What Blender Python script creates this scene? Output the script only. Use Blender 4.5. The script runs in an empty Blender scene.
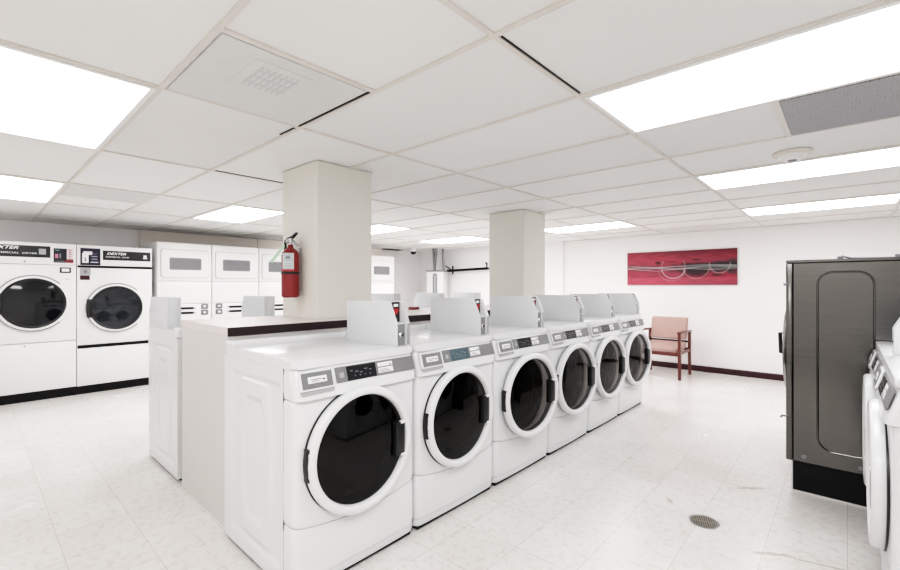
import bpy, bmesh, math, random
from mathutils import Vector, Matrix
random.seed(4)
PI = math.pi
COL = bpy.context.scene.collection
CEIL = 2.131

# ------------------------------------------------------------------ materials
def new_mat(name):
    m = bpy.data.materials.new(name); m.use_nodes = True
    nt = m.node_tree
    return m, nt, nt.nodes['Principled BSDF']

def mat(name, c, rough=.5, metal=0, var=.03, scale=6, bump=0, bscale=200, coat=0, spec=.5, emit=None):
    m, nt, b = new_mat(name)
    tc = nt.nodes.new('ShaderNodeTexCoord')
    n = nt.nodes.new('ShaderNodeTexNoise'); n.inputs['Scale'].default_value = scale; n.inputs['Detail'].default_value = 3
    nt.links.new(tc.outputs['Object'], n.inputs['Vector'])
    mx = nt.nodes.new('ShaderNodeMix'); mx.data_type = 'RGBA'
    mx.inputs[6].default_value = [max(0, q*(1-var)) for q in c]+[1]
    mx.inputs[7].default_value = [min(1, q*(1+var)) for q in c]+[1]
    nt.links.new(n.outputs['Fac'], mx.inputs[0]); nt.links.new(mx.outputs[2], b.inputs['Base Color'])
    b.inputs['Roughness'].default_value = rough; b.inputs['Metallic'].default_value = metal
    b.inputs['Coat Weight'].default_value = coat; b.inputs['Coat Roughness'].default_value = .12
    b.inputs['Specular IOR Level'].default_value = spec
    if emit:
        b.inputs['Emission Color'].default_value = list(emit[:3])+[1]; b.inputs['Emission Strength'].default_value = emit[3]
    if bump:
        n2 = nt.nodes.new('ShaderNodeTexNoise'); n2.inputs['Scale'].default_value = bscale
        nt.links.new(tc.outputs['Object'], n2.inputs['Vector'])
        bp = nt.nodes.new('ShaderNodeBump'); bp.inputs['Strength'].default_value = bump; bp.inputs['Distance'].default_value = .002
        nt.links.new(n2.outputs['Fac'], bp.inputs['Height']); nt.links.new(bp.outputs['Normal'], b.inputs['Normal'])
    return m

M = {}
M['enamel'] = mat('white_enamel', (.76, .765, .775), .28, coat=.25, var=.012)
M['enamel2'] = mat('grey_white_paint', (.66, .675, .685), .4, var=.015)
M['dryer'] = mat('dryer_white', (.82, .815, .81), .4, var=.015)
M['black'] = mat('black_plastic', (.012, .012, .013), .35)
M['satin'] = mat('toe_kick_black', (.006, .0055, .006), .65, spec=.25)
M['grey'] = mat('panel_grey', (.185, .185, .195), .4)
M['lgrey'] = mat('light_grey', (.38, .38, .39), .45)
M['mgrey'] = mat('mid_grey', (.22, .22, .23), .5)
M['display'] = mat('display_glass', (.015, .017, .02), .08)
M['display2'] = mat('display_lit', (.10, .14, .16), .12)
M['labelw'] = mat('label_white', (.85, .85, .86), .4)
M['ink'] = mat('printed_ink', (.06, .06, .07), .5)
M['chrome'] = mat('chrome', (.62, .62, .63), .16, metal=1)
M['alu'] = mat('aluminium', (.5, .5, .51), .35, metal=1)
M['drum'] = mat('drum_steel', (.40, .40, .41), .3, metal=1)
M['brick'] = mat('dull_red', (.20, .03, .035), .5)
M['coin'] = mat('coin_box_paint', (.70, .715, .735), .42, var=.01, bump=.05)
M['coinf'] = mat('coin_box_metal', (.50, .50, .52), .4, metal=.6)
M['red'] = mat('extinguisher_red', (.22, .005, .009), .28, coat=.4)
M['decalred'] = mat('decal_red', (.45, .03, .03), .4)
M['cream'] = mat('cream_laminate', (.66, .635, .615), .5, var=.03, scale=3)
M['ctop'] = mat('counter_laminate', (.72, .66, .64), .3, var=.04)
M['edge'] = mat('dark_maroon_edge', (.020, .006, .008), .4)
M['pillar'] = mat('pillar_paint', (.76, .745, .68), .6, var=.02, bump=.05, bscale=60)
M['wall'] = mat('wall_paint', (.92, .905, .90), .65, var=.012, scale=2)
M['soffit'] = mat('soffit_board', (.84, .79, .73), .7)
M['grid'] = mat('ceiling_grid', (.72, .68, .63), .5, var=.08, scale=9)
M['gap'] = mat('dark_gap', (.02, .018, .016), .9)
M['vent'] = mat('vent_panel', (.69, .70, .69), .6, var=.05, scale=8)
M['ventslot'] = mat('vent_slot', (.60, .60, .61), .6)
M['wood'] = mat('mahogany_wood', (.115, .026, .018), .35, var=.35, scale=14, coat=.2)
M['fabric'] = mat('pink_fabric', (.47, .315, .28), .85, var=.06, bump=.3, bscale=300)
M['base'] = mat('baseboard_maroon', (.040, .007, .011), .4, var=.2)
M['pipe'] = mat('grey_pipe', (.25, .25, .26), .4, metal=.6)
M['hose'] = mat('cream_hose', (.55, .52, .40), .5)
M['tag'] = mat('green_tag', (.50, .68, .52), .6)
M['wh'] = mat('plastic_white', (.85, .85, .84), .4)
M['beige'] = mat('detector_beige', (.72, .68, .62), .5)

def glass_mat():
    m = bpy.data.materials.new('door_glass'); m.use_nodes = True
    nt = m.node_tree; nt.nodes.clear()
    o = nt.nodes.new('ShaderNodeOutputMaterial'); tr = nt.nodes.new('ShaderNodeBsdfTransparent')
    tr.inputs[0].default_value = (.22, .205, .19, 1)
    gl = nt.nodes.new('ShaderNodeBsdfGlossy'); gl.inputs['Roughness'].default_value = .03
    gl.inputs['Color'].default_value = (.8, .8, .8, 1)
    fr = nt.nodes.new('ShaderNodeFresnel'); fr.inputs['IOR'].default_value = 1.45
    mx = nt.nodes.new('ShaderNodeMixShader')
    nt.links.new(fr.outputs[0], mx.inputs[0]); nt.links.new(tr.outputs[0], mx.inputs[1]); nt.links.new(gl.outputs[0], mx.inputs[2])
    nt.links.new(mx.outputs[0], o.inputs[0])
    return m
M['glass'] = glass_mat()
M['blackglass'] = mat('dryer_glass', (.006, .007, .009), .06, spec=.6)
M['greyglass'] = mat('smoked_glass', (.022, .025, .03), .06, spec=.7)
M['drumdark'] = mat('drum_dark', (.05, .048, .045), .45, metal=.3)

def steel_mat():
    m, nt, b = new_mat('brushed_steel')
    tc = nt.nodes.new('ShaderNodeTexCoord'); mp = nt.nodes.new('ShaderNodeMapping')
    mp.inputs['Scale'].default_value = (2, 2, 160)
    n = nt.nodes.new('ShaderNodeTexNoise'); n.inputs['Scale'].default_value = 2.2; n.inputs['Detail'].default_value = 4
    nt.links.new(tc.outputs['Object'], mp.inputs[0]); nt.links.new(mp.outputs[0], n.inputs['Vector'])
    r = nt.nodes.new('ShaderNodeValToRGB')
    r.color_ramp.elements[0].color = (.11, .108, .104, 1); r.color_ramp.elements[1].color = (.175, .171, .163, 1)
    nt.links.new(n.outputs['Fac'], r.inputs[0]); nt.links.new(r.outputs[0], b.inputs['Base Color'])
    b.inputs['Metallic'].default_value = 1; b.inputs['Roughness'].default_value = .20
    return m
M['steel'] = steel_mat()

def floor_mat():
    m, nt, b = new_mat('vinyl_floor_tiles')
    N = nt.nodes.new; L = nt.links.new
    tc = N('ShaderNodeTexCoord')
    br = N('ShaderNodeTexBrick'); br.offset = 0; br.squash = 1
    br.inputs['Scale'].default_value = 1; br.inputs['Brick Width'].default_value = .305; br.inputs['Row Height'].default_value = .305
    br.inputs['Mortar Size'].default_value = .0014; br.inputs['Mortar Smooth'].default_value = .3; br.inputs['Bias'].default_value = 0
    br.inputs['Color1'].default_value = (.73, .705, .68, 1); br.inputs['Color2'].default_value = (.79, .77, .75, 1)
    br.inputs['Mortar'].default_value = (.50, .475, .45, 1)
    L(tc.outputs['Object'], br.inputs['Vector'])
    # small chips of darker tone within each tile
    n1 = N('ShaderNodeTexNoise'); n1.inputs['Scale'].default_value = 26; n1.inputs['Detail'].default_value = 5; n1.inputs['Roughness'].default_value = .7
    L(tc.outputs['Object'], n1.inputs['Vector'])
    r1 = N('ShaderNodeValToRGB'); r1.color_ramp.elements[0].position = .32; r1.color_ramp.elements[1].position = .5
    r1.color_ramp.elements[0].color = (.80, .775, .75, 1); r1.color_ramp.elements[1].color = (1, 1, 1, 1)
    L(n1.outputs['Fac'], r1.inputs[0])
    mx = N('ShaderNodeMix'); mx.data_type = 'RGBA'; mx.blend_type = 'MULTIPLY'; mx.inputs[0].default_value = .85
    L(br.outputs['Color'], mx.inputs[6]); L(r1.outputs[0], mx.inputs[7])
    n2 = N('ShaderNodeTexNoise'); n2.inputs['Scale'].default_value = 1.3; n2.inputs['Detail'].default_value = 6
    L(tc.outputs['Object'], n2.inputs['Vector'])
    r2 = N('ShaderNodeValToRGB'); r2.color_ramp.elements[0].position = .35; r2.color_ramp.elements[1].position = .6
    r2.color_ramp.elements[0].color = (.93, .92, .91, 1); r2.color_ramp.elements[1].color = (1, 1, 1, 1)
    L(n2.outputs['Fac'], r2.inputs[0])
    mx2 = N('ShaderNodeMix'); mx2.data_type = 'RGBA'; mx2.blend_type = 'MULTIPLY'; mx2.inputs[0].default_value = 1
    L(mx.outputs[2], mx2.inputs[6]); L(r2.outputs[0], mx2.inputs[7])
    cur = mx2.outputs[2]
    # worn brown patches and a crack beside the drain
    nz = N('ShaderNodeTexNoise'); nz.inputs['Scale'].default_value = 22; L(tc.outputs['Object'], nz.inputs['Vector'])
    for (px, py, ang, sx, sy) in ((-.46, 3.38, .7, .11, .020), (-.27, 2.62, .55, .10, .016), (-.80, 2.86, 2.2, .045, .012), (-.06, 2.68, .25, .17, .006)):
        mp = N('ShaderNodeMapping'); mp.vector_type = 'TEXTURE'
        mp.inputs['Location'].default_value = (px, py, 0); mp.inputs['Rotation'].default_value = (0, 0, ang); mp.inputs['Scale'].default_value = (sx, sy, 1)
        L(tc.outputs['Object'], mp.inputs[0])
        ln = N('ShaderNodeVectorMath'); ln.operation = 'LENGTH'; L(mp.outputs[0], ln.inputs[0])
        ad = N('ShaderNodeMath'); ad.operation = 'MULTIPLY_ADD'; ad.inputs[1].default_value = 2.2; L(nz.outputs['Fac'], ad.inputs[0]); L(ln.outputs['Value'], ad.inputs[2])
        rp = N('ShaderNodeMapRange'); rp.inputs['From Min'].default_value = 1.7; rp.inputs['From Max'].default_value = 2.2
        rp.inputs['To Min'].default_value = .55; rp.inputs['To Max'].default_value = 0
        L(ad.outputs[0], rp.inputs['Value'])
        mq = N('ShaderNodeMix'); mq.data_type = 'RGBA'; mq.inputs[7].default_value = (.30, .24, .18, 1)
        L(rp.outputs[0], mq.inputs[0]); L(cur, mq.inputs[6]); cur = mq.outputs[2]
    L(cur, b.inputs['Base Color'])
    rr = N('ShaderNodeMapRange'); rr.inputs['To Min'].default_value = .16; rr.inputs['To Max'].default_value = .34
    L(n2.outputs['Fac'], rr.inputs['Value']); L(rr.outputs[0], b.inputs['Roughness'])
    bp = N('ShaderNodeBump'); bp.inputs['Strength'].default_value = .25; bp.inputs['Distance'].default_value = .002
    n3 = N('ShaderNodeTexNoise'); n3.inputs['Scale'].default_value = 5; L(tc.outputs['Object'], n3.inputs['Vector'])
    L(n3.outputs['Fac'], bp.inputs['Height']); L(bp.outputs['Normal'], b.inputs['Normal'])
    return m
M['floor'] = floor_mat()

def ceil_mat():
    m, nt, b = new_mat('ceiling_tiles')
    N = nt.nodes.new; L = nt.links.new
    tc = N('ShaderNodeTexCoord')
    br = N('ShaderNodeTexBrick'); br.offset = 0; br.squash = 1
    mp = N('ShaderNodeMapping'); mp.inputs['Location'].default_value = (.872, -.543, 0)
    L(tc.outputs['Object'], mp.inputs[0]); L(mp.outputs[0], br.inputs['Vector'])
    br.inputs['Scale'].default_value = 1; br.inputs['Brick Width'].default_value = 1.264; br.inputs['Row Height'].default_value = .632
    br.inputs['Mortar Size'].default_value = .0; br.inputs['Color1'].default_value = (.83, .83, .825, 1); br.inputs['Color2'].default_value = (.90, .90, .895, 1)
    n = N('ShaderNodeTexNoise'); n.inputs['Scale'].default_value = 2; n.inputs['Detail'].default_value = 4; L(tc.outputs['Object'], n.inputs['Vector'])
    r = N('ShaderNodeValToRGB'); r.color_ramp.elements[0].color = (.93, .93, .925, 1); r.color_ramp.elements[1].color = (1, 1, 1, 1)
    L(n.outputs['Fac'], r.inputs[0])
    mx = N('ShaderNodeMix'); mx.data_type = 'RGBA'; mx.blend_type = 'MULTIPLY'; mx.inputs[0].default_value = 1
    L(br.outputs['Color'], mx.inputs[6]); L(r.outputs[0], mx.inputs[7]); L(mx.outputs[2], b.inputs['Base Color'])
    b.inputs['Roughness'].default_value = .9
    n3 = N('ShaderNodeTexNoise'); n3.inputs['Scale'].default_value = 160; L(tc.outputs['Object'], n3.inputs['Vector'])
    bp = N('ShaderNodeBump'); bp.inputs['Strength'].default_value = .12; bp.inputs['Distance'].default_value = .002
    L(n3.outputs['Fac'], bp.inputs['Height']); L(bp.outputs['Normal'], b.inputs['Normal'])
    return m
M['ceil'] = ceil_mat()

def mesh_metal_mat():
    m, nt, b = new_mat('perforated_grey')
    N = nt.nodes.new; L = nt.links.new
    tc = N('ShaderNodeTexCoord'); v = N('ShaderNodeTexVoronoi'); v.inputs['Scale'].default_value = 75; v.inputs['Randomness'].default_value = .25
    L(tc.outputs['Object'], v.inputs['Vector'])
    r = N('ShaderNodeValToRGB'); r.color_ramp.elements[0].position = .25; r.color_ramp.elements[1].position = .5
    r.color_ramp.elements[0].color = (.12, .12, .125, 1); r.color_ramp.elements[1].color = (.36, .36, .375, 1)
    L(v.outputs['Distance'], r.inputs[0]); L(r.outputs[0], b.inputs['Base Color']); b.inputs['Roughness'].default_value = .6
    return m
M['perf'] = mesh_metal_mat()

def diffuser_mat(strength):
    m, nt, b = new_mat('light_diffuser')
    N = nt.nodes.new; L = nt.links.new
    tc = N('ShaderNodeTexCoord'); n = N('ShaderNodeTexNoise'); n.inputs['Scale'].default_value = 3
    L(tc.outputs['Object'], n.inputs['Vector'])
    mr = N('ShaderNodeMapRange'); mr.inputs['To Min'].default_value = strength*.92; mr.inputs['To Max'].default_value = strength*1.08
    L(n.outputs['Fac'], mr.inputs['Value']); L(mr.outputs[0], b.inputs['Emission Strength'])
    b.inputs['Base Color'].default_value = (.9, .9, .9, 1); b.inputs['Emission Color'].default_value = (.99, .985, 1, 1)
    return m
M['diff'] = diffuser_mat(6.5)
DIFF = {}
def diff_for(st):
    if st not in DIFF: DIFF[st] = diffuser_mat(st)
    return DIFF[st]

def vcol_mat(name, rough=.4):
    m, nt, b = new_mat(name)
    a = nt.nodes.new('ShaderNodeVertexColor'); a.layer_name = 'Col'
    nt.links.new(a.outputs['Color'], b.inputs['Base Color']); b.inputs['Roughness'].default_value = rough
    return m
M['print'] = vcol_mat('printed_decal')
M['paint'] = vcol_mat('canvas_paint', .6)

# ------------------------------------------------------------------ geometry helpers
def obj(name, bm, mats, parent=None, angle=35, loc=None):
    me = bpy.data.meshes.new(name)
    bmesh.ops.recalc_face_normals(bm, faces=bm.faces)
    bm.to_mesh(me); bm.free()
    for p in me.polygons: p.use_smooth = True
    me.set_sharp_from_angle(angle=math.radians(angle))
    if not isinstance(mats, (list, tuple)): mats = [mats]
    for k in mats: me.materials.append(M[k] if isinstance(k, str) else k)
    o = bpy.data.objects.new(name, me); COL.objects.link(o)
    if parent: o.parent = parent
    if loc: o.location = loc
    return o

def tag(o, label=None, cat=None, group=None, kind=None):
    if label: o['label'] = label
    if cat: o['category'] = cat
    if group: o['group'] = group
    if kind: o['kind'] = kind
    return o

def thing(name, label, cat, loc=(0, 0, 0), rz=0, group=None):
    o = bpy.data.objects.new(name, None); COL.objects.link(o)
    o.empty_display_size = .1
    o.location = loc; o.rotation_euler = (0, 0, rz)
    return tag(o, label, cat, group)

def copy_tree(o, parent=None):
    c = o.copy(); COL.objects.link(c)
    if parent: c.parent = parent
    for ch in list(o.children): copy_tree(ch, c)
    return c

def bx(bm, x0, x1, y0, y1, z0, z1, bev=0, seg=2, mi=0, open_=None):
    r = bmesh.ops.create_cube(bm, size=1)
    vs = r['verts']
    for v in vs:
        v.co = Vector(((x0+x1)/2+v.co.x*(x1-x0), (y0+y1)/2+v.co.y*(y1-y0), (z0+z1)/2+v.co.z*(z1-z0)))
    fs = list({f for v in vs for f in v.link_faces})
    for f in fs: f.material_index = mi
    if bev:
        es = list({e for v in vs for e in v.link_edges})
        bmesh.ops.bevel(bm, geom=es, offset=bev, segments=seg, affect='EDGES', profile=.5, material=mi)
    return fs

def prism(bm, pts, axis, a0, a1, mi=0, bev=0):
    def co(p, a):
        return {'x': (a, p[0], p[1]), 'y': (p[0], a, p[1]), 'z': (p[0], p[1], a)}[axis]
    A = [bm.verts.new(co(p, a0)) for p in pts]; B = [bm.verts.new(co(p, a1)) for p in pts]
    fs = [bm.faces.new(A[::-1]), bm.faces.new(B)]
    n = len(pts)
    for i in range(n): fs.append(bm.faces.new((A[i], A[(i+1) % n], B[(i+1) % n], B[i])))
    for f in fs: f.material_index = mi
    if bev:
        es = list({e for f in fs for e in f.edges})
        bmesh.ops.bevel(bm, geom=es, offset=bev, segments=2, affect='EDGES', profile=.5, material=mi)
    return fs

def lathe(bm, prof, axis='z', c=(0, 0, 0), seg=48, mi=0):
    rings = []
    for r, h in prof:
        if r < 1e-6:
            p = {'x': (h, 0, 0), 'z': (0, 0, h), 'y': (0, h, 0)}[axis]
            rings.append([bm.verts.new(Vector(c)+Vector(p))]); continue
        ring = []
        for i in range(seg):
            a = 2*PI*i/seg; u, w = r*math.cos(a), r*math.sin(a)
            p = {'x': (h, u, w), 'z': (u, w, h), 'y': (w, h, u)}[axis]
            ring.append(bm.verts.new(Vector(c)+Vector(p)))
        rings.append(ring)
    for A, B in zip(rings, rings[1:]):
        for i in range(seg):
            j = (i+1) % seg
            if len(A) == 1 and len(B) == 1: continue
            if len(A) == 1: f = bm.faces.new((A[0], B[j], B[i]))
            elif len(B) == 1: f = bm.faces.new((A[i], A[j], B[0]))
            else: f = bm.faces.new((A[i], A[j], B[j], B[i]))
            f.material_index = mi

def tube(bm, pts, r, seg=10, mi=0, closed=False):
    pts = [Vector(p) for p in pts]; rings = []
    n = len(pts)
    for i, p in enumerate(pts):
        if closed: t = pts[(i+1) % n]-pts[i-1]
        else: t = pts[min(i+1, n-1)]-pts[max(i-1, 0)]
        t.normalize()
        up = Vector((0, 0, 1)) if abs(t.z) < .9 else Vector((1, 0, 0))
        a = t.cross(up).normalized(); b = t.cross(a)
        rr = r[i] if isinstance(r, (list, tuple)) else r
        rings.append([bm.verts.new(p+a*rr*math.cos(2*PI*k/seg)+b*rr*math.sin(2*PI*k/seg)) for k in range(seg)])
    for i in range(n if closed else n-1):
        A, B = rings[i], rings[(i+1) % n]
        for k in range(seg):
            f = bm.faces.new((A[k], A[(k+1) % seg], B[(k+1) % seg], B[k])); f.material_index = mi
    if not closed:
        for R in (rings[0][::-1], rings[-1]):
            f = bm.faces.new(R); f.material_index = mi

def rrect(w0, w1, h0, h1, r, n=5):
    out = []
    for cx, cy, a0 in ((w1-r, h1-r, 0), (w0+r, h1-r, PI/2), (w0+r, h0+r, PI), (w1-r, h0+r, 1.5*PI)):
        for i in range(n+1):
            a = a0+PI/2*i/n; out.append((cx+r*math.cos(a), cy+r*math.sin(a)))
    return out

def bez(pts, n=8):
    P = [Vector(p) for p in pts]; out = []
    for i in range(len(P)-1):
        a, b, c, d = P[max(i-1, 0)], P[i], P[i+1], P[min(i+2, len(P)-1)]
        for k in range(n):
            t = k/n
            out.append(.5*((2*b)+(-a+c)*t+(2*a-5*b+4*c-d)*t*t+(-a+3*b-3*c+d)*t**3))
    out.append(P[-1]); return out

def printed(name, mx, w, h, nx, ny, fn, parent=None, m='print'):
    """flat printed sheet, w along local X, h along local Y, colours from fn(u,v)"""
    me = bpy.data.meshes.new(name)
    vs = []; cols = []
    for j in range(ny+1):
        for i in range(nx+1):
            u, v = i/nx, j/ny
            vs.append(mx @ Vector((w*(u-.5), h*(v-.5), 0)))
            cols.append(fn(u, v))
    fs = [(j*(nx+1)+i, j*(nx+1)+i+1, (j+1)*(nx+1)+i+1, (j+1)*(nx+1)+i) for j in range(ny) for i in range(nx)]
    me.from_pydata([tuple(v) for v in vs], [], fs)
    ca = me.color_attributes.new('Col', 'FLOAT_COLOR', 'POINT')
    for k, c in enumerate(cols): ca.data[k].color = (c[0], c[1], c[2], 1)
    me.materials.append(M[m])
    o = bpy.data.objects.new(name, me); COL.objects.link(o)
    if parent: o.parent = parent
    return o

FACE_X = Matrix(((0, 0, 1, 0), (1, 0, 0, 0), (0, 1, 0, 0), (0, 0, 0, 1)))    # sheet facing +X, reading towards +Y
def at(mx, x, y, z): return Matrix.Translation((x, y, z)) @ mx

def lettering(name, body, size, mx, m, parent, width=None, shear=0, bold=.0):
    cu = bpy.data.curves.new('t', 'FONT'); cu.body = body; cu.size = size; cu.extrude = .0006; cu.shear = shear; cu.offset = bold
    cu.align_x = 'LEFT'; cu.align_y = 'CENTER'
    t = bpy.data.objects.new('t', cu)
    COL.objects.link(t)
    dg = bpy.context.evaluated_depsgraph_get(); dg.update()
    me = bpy.data.meshes.new_from_object(t.evaluated_get(dg))
    bpy.data.objects.remove(t); bpy.data.curves.remove(cu)
    if width:
        xs = [v.co.x for v in me.vertices]; s = width/(max(xs)-min(xs))
        for v in me.vertices: v.co.x *= s
    me.transform(mx)
    me.materials.clear(); me.materials.append(M[m]); me.name = name
    o = bpy.data.objects.new(name, me); COL.objects.link(o); o.parent = parent
    return o

# ------------------------------------------------------------------ the room
X0, X1, Y0, Y1 = -7.8, 1.7, -2.1, 7.5
def struct(name, bm, m): return tag(obj(name, bm, m), kind='structure')
bm = bmesh.new(); bx(bm, X0-.1, X1+.1, Y0-.1, Y1+.1, -.1, 0); struct('floor', bm, 'floor')
bm = bmesh.new(); bx(bm, X0-.1, X0, Y0-.1, Y1+.1, 0, 2.3); struct('wall_left', bm, 'wall')
bm = bmesh.new(); bx(bm, X1, X1+.1, Y0-.1, Y1+.1, 0, 2.3); struct('wall_right', bm, 'wall')
bm = bmesh.new(); bx(bm, X0, X1, Y0-.1, Y0, 0, 2.3); struct('wall_front', bm, 'wall')
bm = bmesh.new(); bx(bm, X0, X1, Y0, Y0+.014, 0, .10, .003); struct('baseboard_front', bm, 'base')
bm = bmesh.new(); bx(bm, X0, X1, Y1, Y1+.1, 0, 2.3); bx(bm, X0, -3.93, Y1-.05, Y1+.01, 0, 2.3); struct('wall_back', bm, 'wall')
bm = bmesh.new(); bx(bm, X0, X1, Y0, Y1, CEIL+.008, CEIL+.1); struct('ceiling', bm, 'ceil')
GX = [-.872+1.264*k for k in range(-5, 3)]; GY = [.543+.632*j for j in range(-4, 11)]
bm = bmesh.new()
for x in GX: bx(bm, x-.010, x+.010, Y0, Y1, CEIL, CEIL+.0085)
for y in GY: bx(bm, X0, X1, y-.010, y+.010, CEIL+.0005, CEIL+.0085)
bx(bm, -1.504-.012, -1.504+.012, .543, 1.175, CEIL+.0002, CEIL+.0085)
bx(bm, -5.292-.01, -5.292+.01, .543, 1.175, CEIL+.0002, CEIL+.0085)
bx(bm, -.24-.012, -.24+.012, 2.439, 3.071, CEIL+.0002, CEIL+.0085)
bx(bm, -2.77-.01, -2.77+.01, 4.967, 5.6, CEIL+.0002, CEIL+.0085)
bx(bm, X0, X0+.022, Y0, Y1, CEIL-.002, CEIL+.0085); bx(bm, X0, X1, Y1-.022, Y1, CEIL-.002, CEIL+.0085)
struct('trim_1', bm, 'grid')
# dark seams where tiles sit crooked in the grid
bm = bmesh.new()
for x0, x1, y in ((-2.12, -1.52, 1.160), (-2.32, -2.16, 1.155), (-.72, -.45, 1.187)):
    bx(bm, x0, x1, y-.004, y+.003, CEIL+.0035, CEIL+.0095)
for x, y0, y1 in ((-1.519, .56, .72), (-.858, 1.2, 1.78), (-3.388, 1.2, 1.79), (-3.388, 1.82, 2.05)):
    bx(bm, x-.002, x+.003, y0, y1, CEIL+.0035, CEIL+.0095)
bx(bm, -7.79, -7.6, 6.2, 6.75, CEIL-.006, CEIL-.002)
struct('trim_2', bm, 'gap')
# beige board above the stacked dryers
bm = bmesh.new(); bx(bm, X0, X0+.09, 1.70, 3.42, 1.80, CEIL); bx(bm, X0, X0+.085, 3.43, 6.2, 1.80, CEIL)
struct('trim_3', bm, 'soffit')
bm = bmesh.new(); bx(bm, X0, X1, Y1-.014, Y1, 0, .085, .003); struct('baseboard_back', bm, 'base')

for nm, x, y, lab in (('pillar', -2.6, 1.55, 'cream square pillar carrying the red fire extinguisher'), ('pillar', -2.6, 4.05, 'cream square pillar farther back, behind the washers with no extinguisher')):
    bm = bmesh.new()
    bx(bm, x-.47, x, y, y+.45, 0, CEIL+.004, .004, 1)
    bx(bm, x-.475, x+.004, y-.004, y+.454, CEIL-.006, CEIL+.002, 0)
    tag(obj(nm, bm, 'pillar'), lab, 'pillar', kind='structure')

# ------------------------------------------------------------------ ceiling things
lightcells = [(-.872, 2, 'largest bright ceiling light panel at upper right, beside the grey perforated panel'),
              (-.872, 5, 'long ceiling light panel directly behind the smoke detector'),
              (-.872, 8, 'farthest ceiling light panel on the right, near the back wall'),
              (-3.4, 8, 'narrow ceiling light panel just right of the far pillar, left of the red picture'),
              (-5.928, 8, 'distant ceiling light panel between the two pillars, in front of the wall rail'),
              (-5.928, 5, 'ceiling light panel partly hidden behind the right edge of the near pillar'),
              (-5.928, 2, 'small ceiling light panel left of the near pillar, above the stacked dryers'),
              (-3.4, -1, 'big ceiling light panel at the upper left edge'),
              (-5.928, -1, 'smaller ceiling light panel at the left edge, above the leftmost dryer')]
root = None
for x, j, lab in lightcells:
    y = .543+.632*j
    if root is None:
        root = thing('ceiling_light', lab, 'light', (0, 0, 0), 0, 'fluorescent ceiling light panels')
        bm = bmesh.new()
        for a in ((.012, 1.252, .012, .032), (.012, 1.252, .60, .62), (.012, .032, .032, .60), (1.232, 1.252, .032, .60)):
            bx(bm, *a, -.004, .006, .001, 1)
        obj('frame', bm, 'wh', root)
        bm = bmesh.new()
        g = bmesh.ops.create_grid(bm, x_segments=20, y_segments=10, size=.5)
        for v in bm.verts:
            u, w = v.co.x, v.co.y
            v.co = Vector((.632+u*1.22, .316+w*.588, .002-.022*(1-(2*u)**4)*(1-(2*w)**4)))
        obj('diffuser', bm, 'diff', root)
        o = root
    else:
        o = copy_tree(root); tag(o, lab)
    o.location = (x, y, CEIL)
    for c in o.children:
        if c.name.startswith('diffuser'):
            c.data = c.data.copy(); c.data.materials[0] = diff_for({-1: 3.0, 2: 7.0, 5: 9, 8: 11}[j] + (4.5 if x < -5 else 0))

# panel with a small air vent
t = thing('ceiling_vent', 'greyish square ceiling panel with a faint louvred vent in its centre', 'vent', (-1.82, .859, CEIL))
bm = bmesh.new(); bx(bm, -.298, .298, -.298, .285, -.002, .007, .002, 1); obj('panel', bm, 'vent', t)
bm = bmesh.new()
bx(bm, -.13+.1, .13+.1, -.115-.04, .115-.04, -.005, -.001, .002, 1); obj('grille_frame', bm, 'vent', t)
bm = bmesh.new()
for k in range(7): bx(bm, -.008, .188, -.115+.024*k, -.106+.024*k, -.0065, -.005)
for k in range(3): bx(bm, .03+.06*k, .036+.06*k, -.12, .045, -.0068, -.005)
obj('slat', bm, 'ventslot', t)
bm = bmesh.new(); bx(bm, -5.28, -4.672, .556, 1.165, CEIL+.001, CEIL+.0075)
tag(obj('ceiling_panel', bm, 'vent'), 'slightly darker square ceiling tile left of the small left light panel', 'panel')
bm = bmesh.new(); bx(bm, -.226, .80, 2.455, 3.05, CEIL-.002, CEIL+.0075)
tag(obj('perforated_panel', bm, 'perf'), 'dark grey perforated ceiling panel beside the large right light', 'panel')
t = thing('smoke_detector', 'round beige smoke detector on the ceiling at the right', 'detector', (-.255, 3.46, CEIL))
bm = bmesh.new(); lathe(bm, [(0, .006), (.10, .006), (.104, -.004), (.098, -.012), (.07, -.016)], 'z', seg=40); obj('base', bm, 'beige', t)
bm = bmesh.new(); lathe(bm, [(.072, -.014), (.066, -.03), (.05, -.042), (.03, -.046), (0, -.047)], 'z', seg=40); obj('dome', bm, 'wh', t)
bm = bmesh.new(); lathe(bm, [(0, -.052), (.022, -.051), (.026, -.044)], 'z', seg=20); obj('sensor', bm, 'mgrey', t)
t = thing('security_camera', 'small white dome security camera on the ceiling near the far left wall', 'camera', (-7.15, 6.65, CEIL))
bm = bmesh.new(); lathe(bm, [(0, .0085), (.085, .0085), (.088, -.03), (.08, -.06), (.062, -.07)], 'z', seg=24); obj('housing', bm, 'wh', t)
bm = bmesh.new(); lathe(bm, [(.066, -.062), (.06, -.10), (.035, -.125), (0, -.132)], 'z', seg=24); obj('dome', bm, 'black', t)

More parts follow.
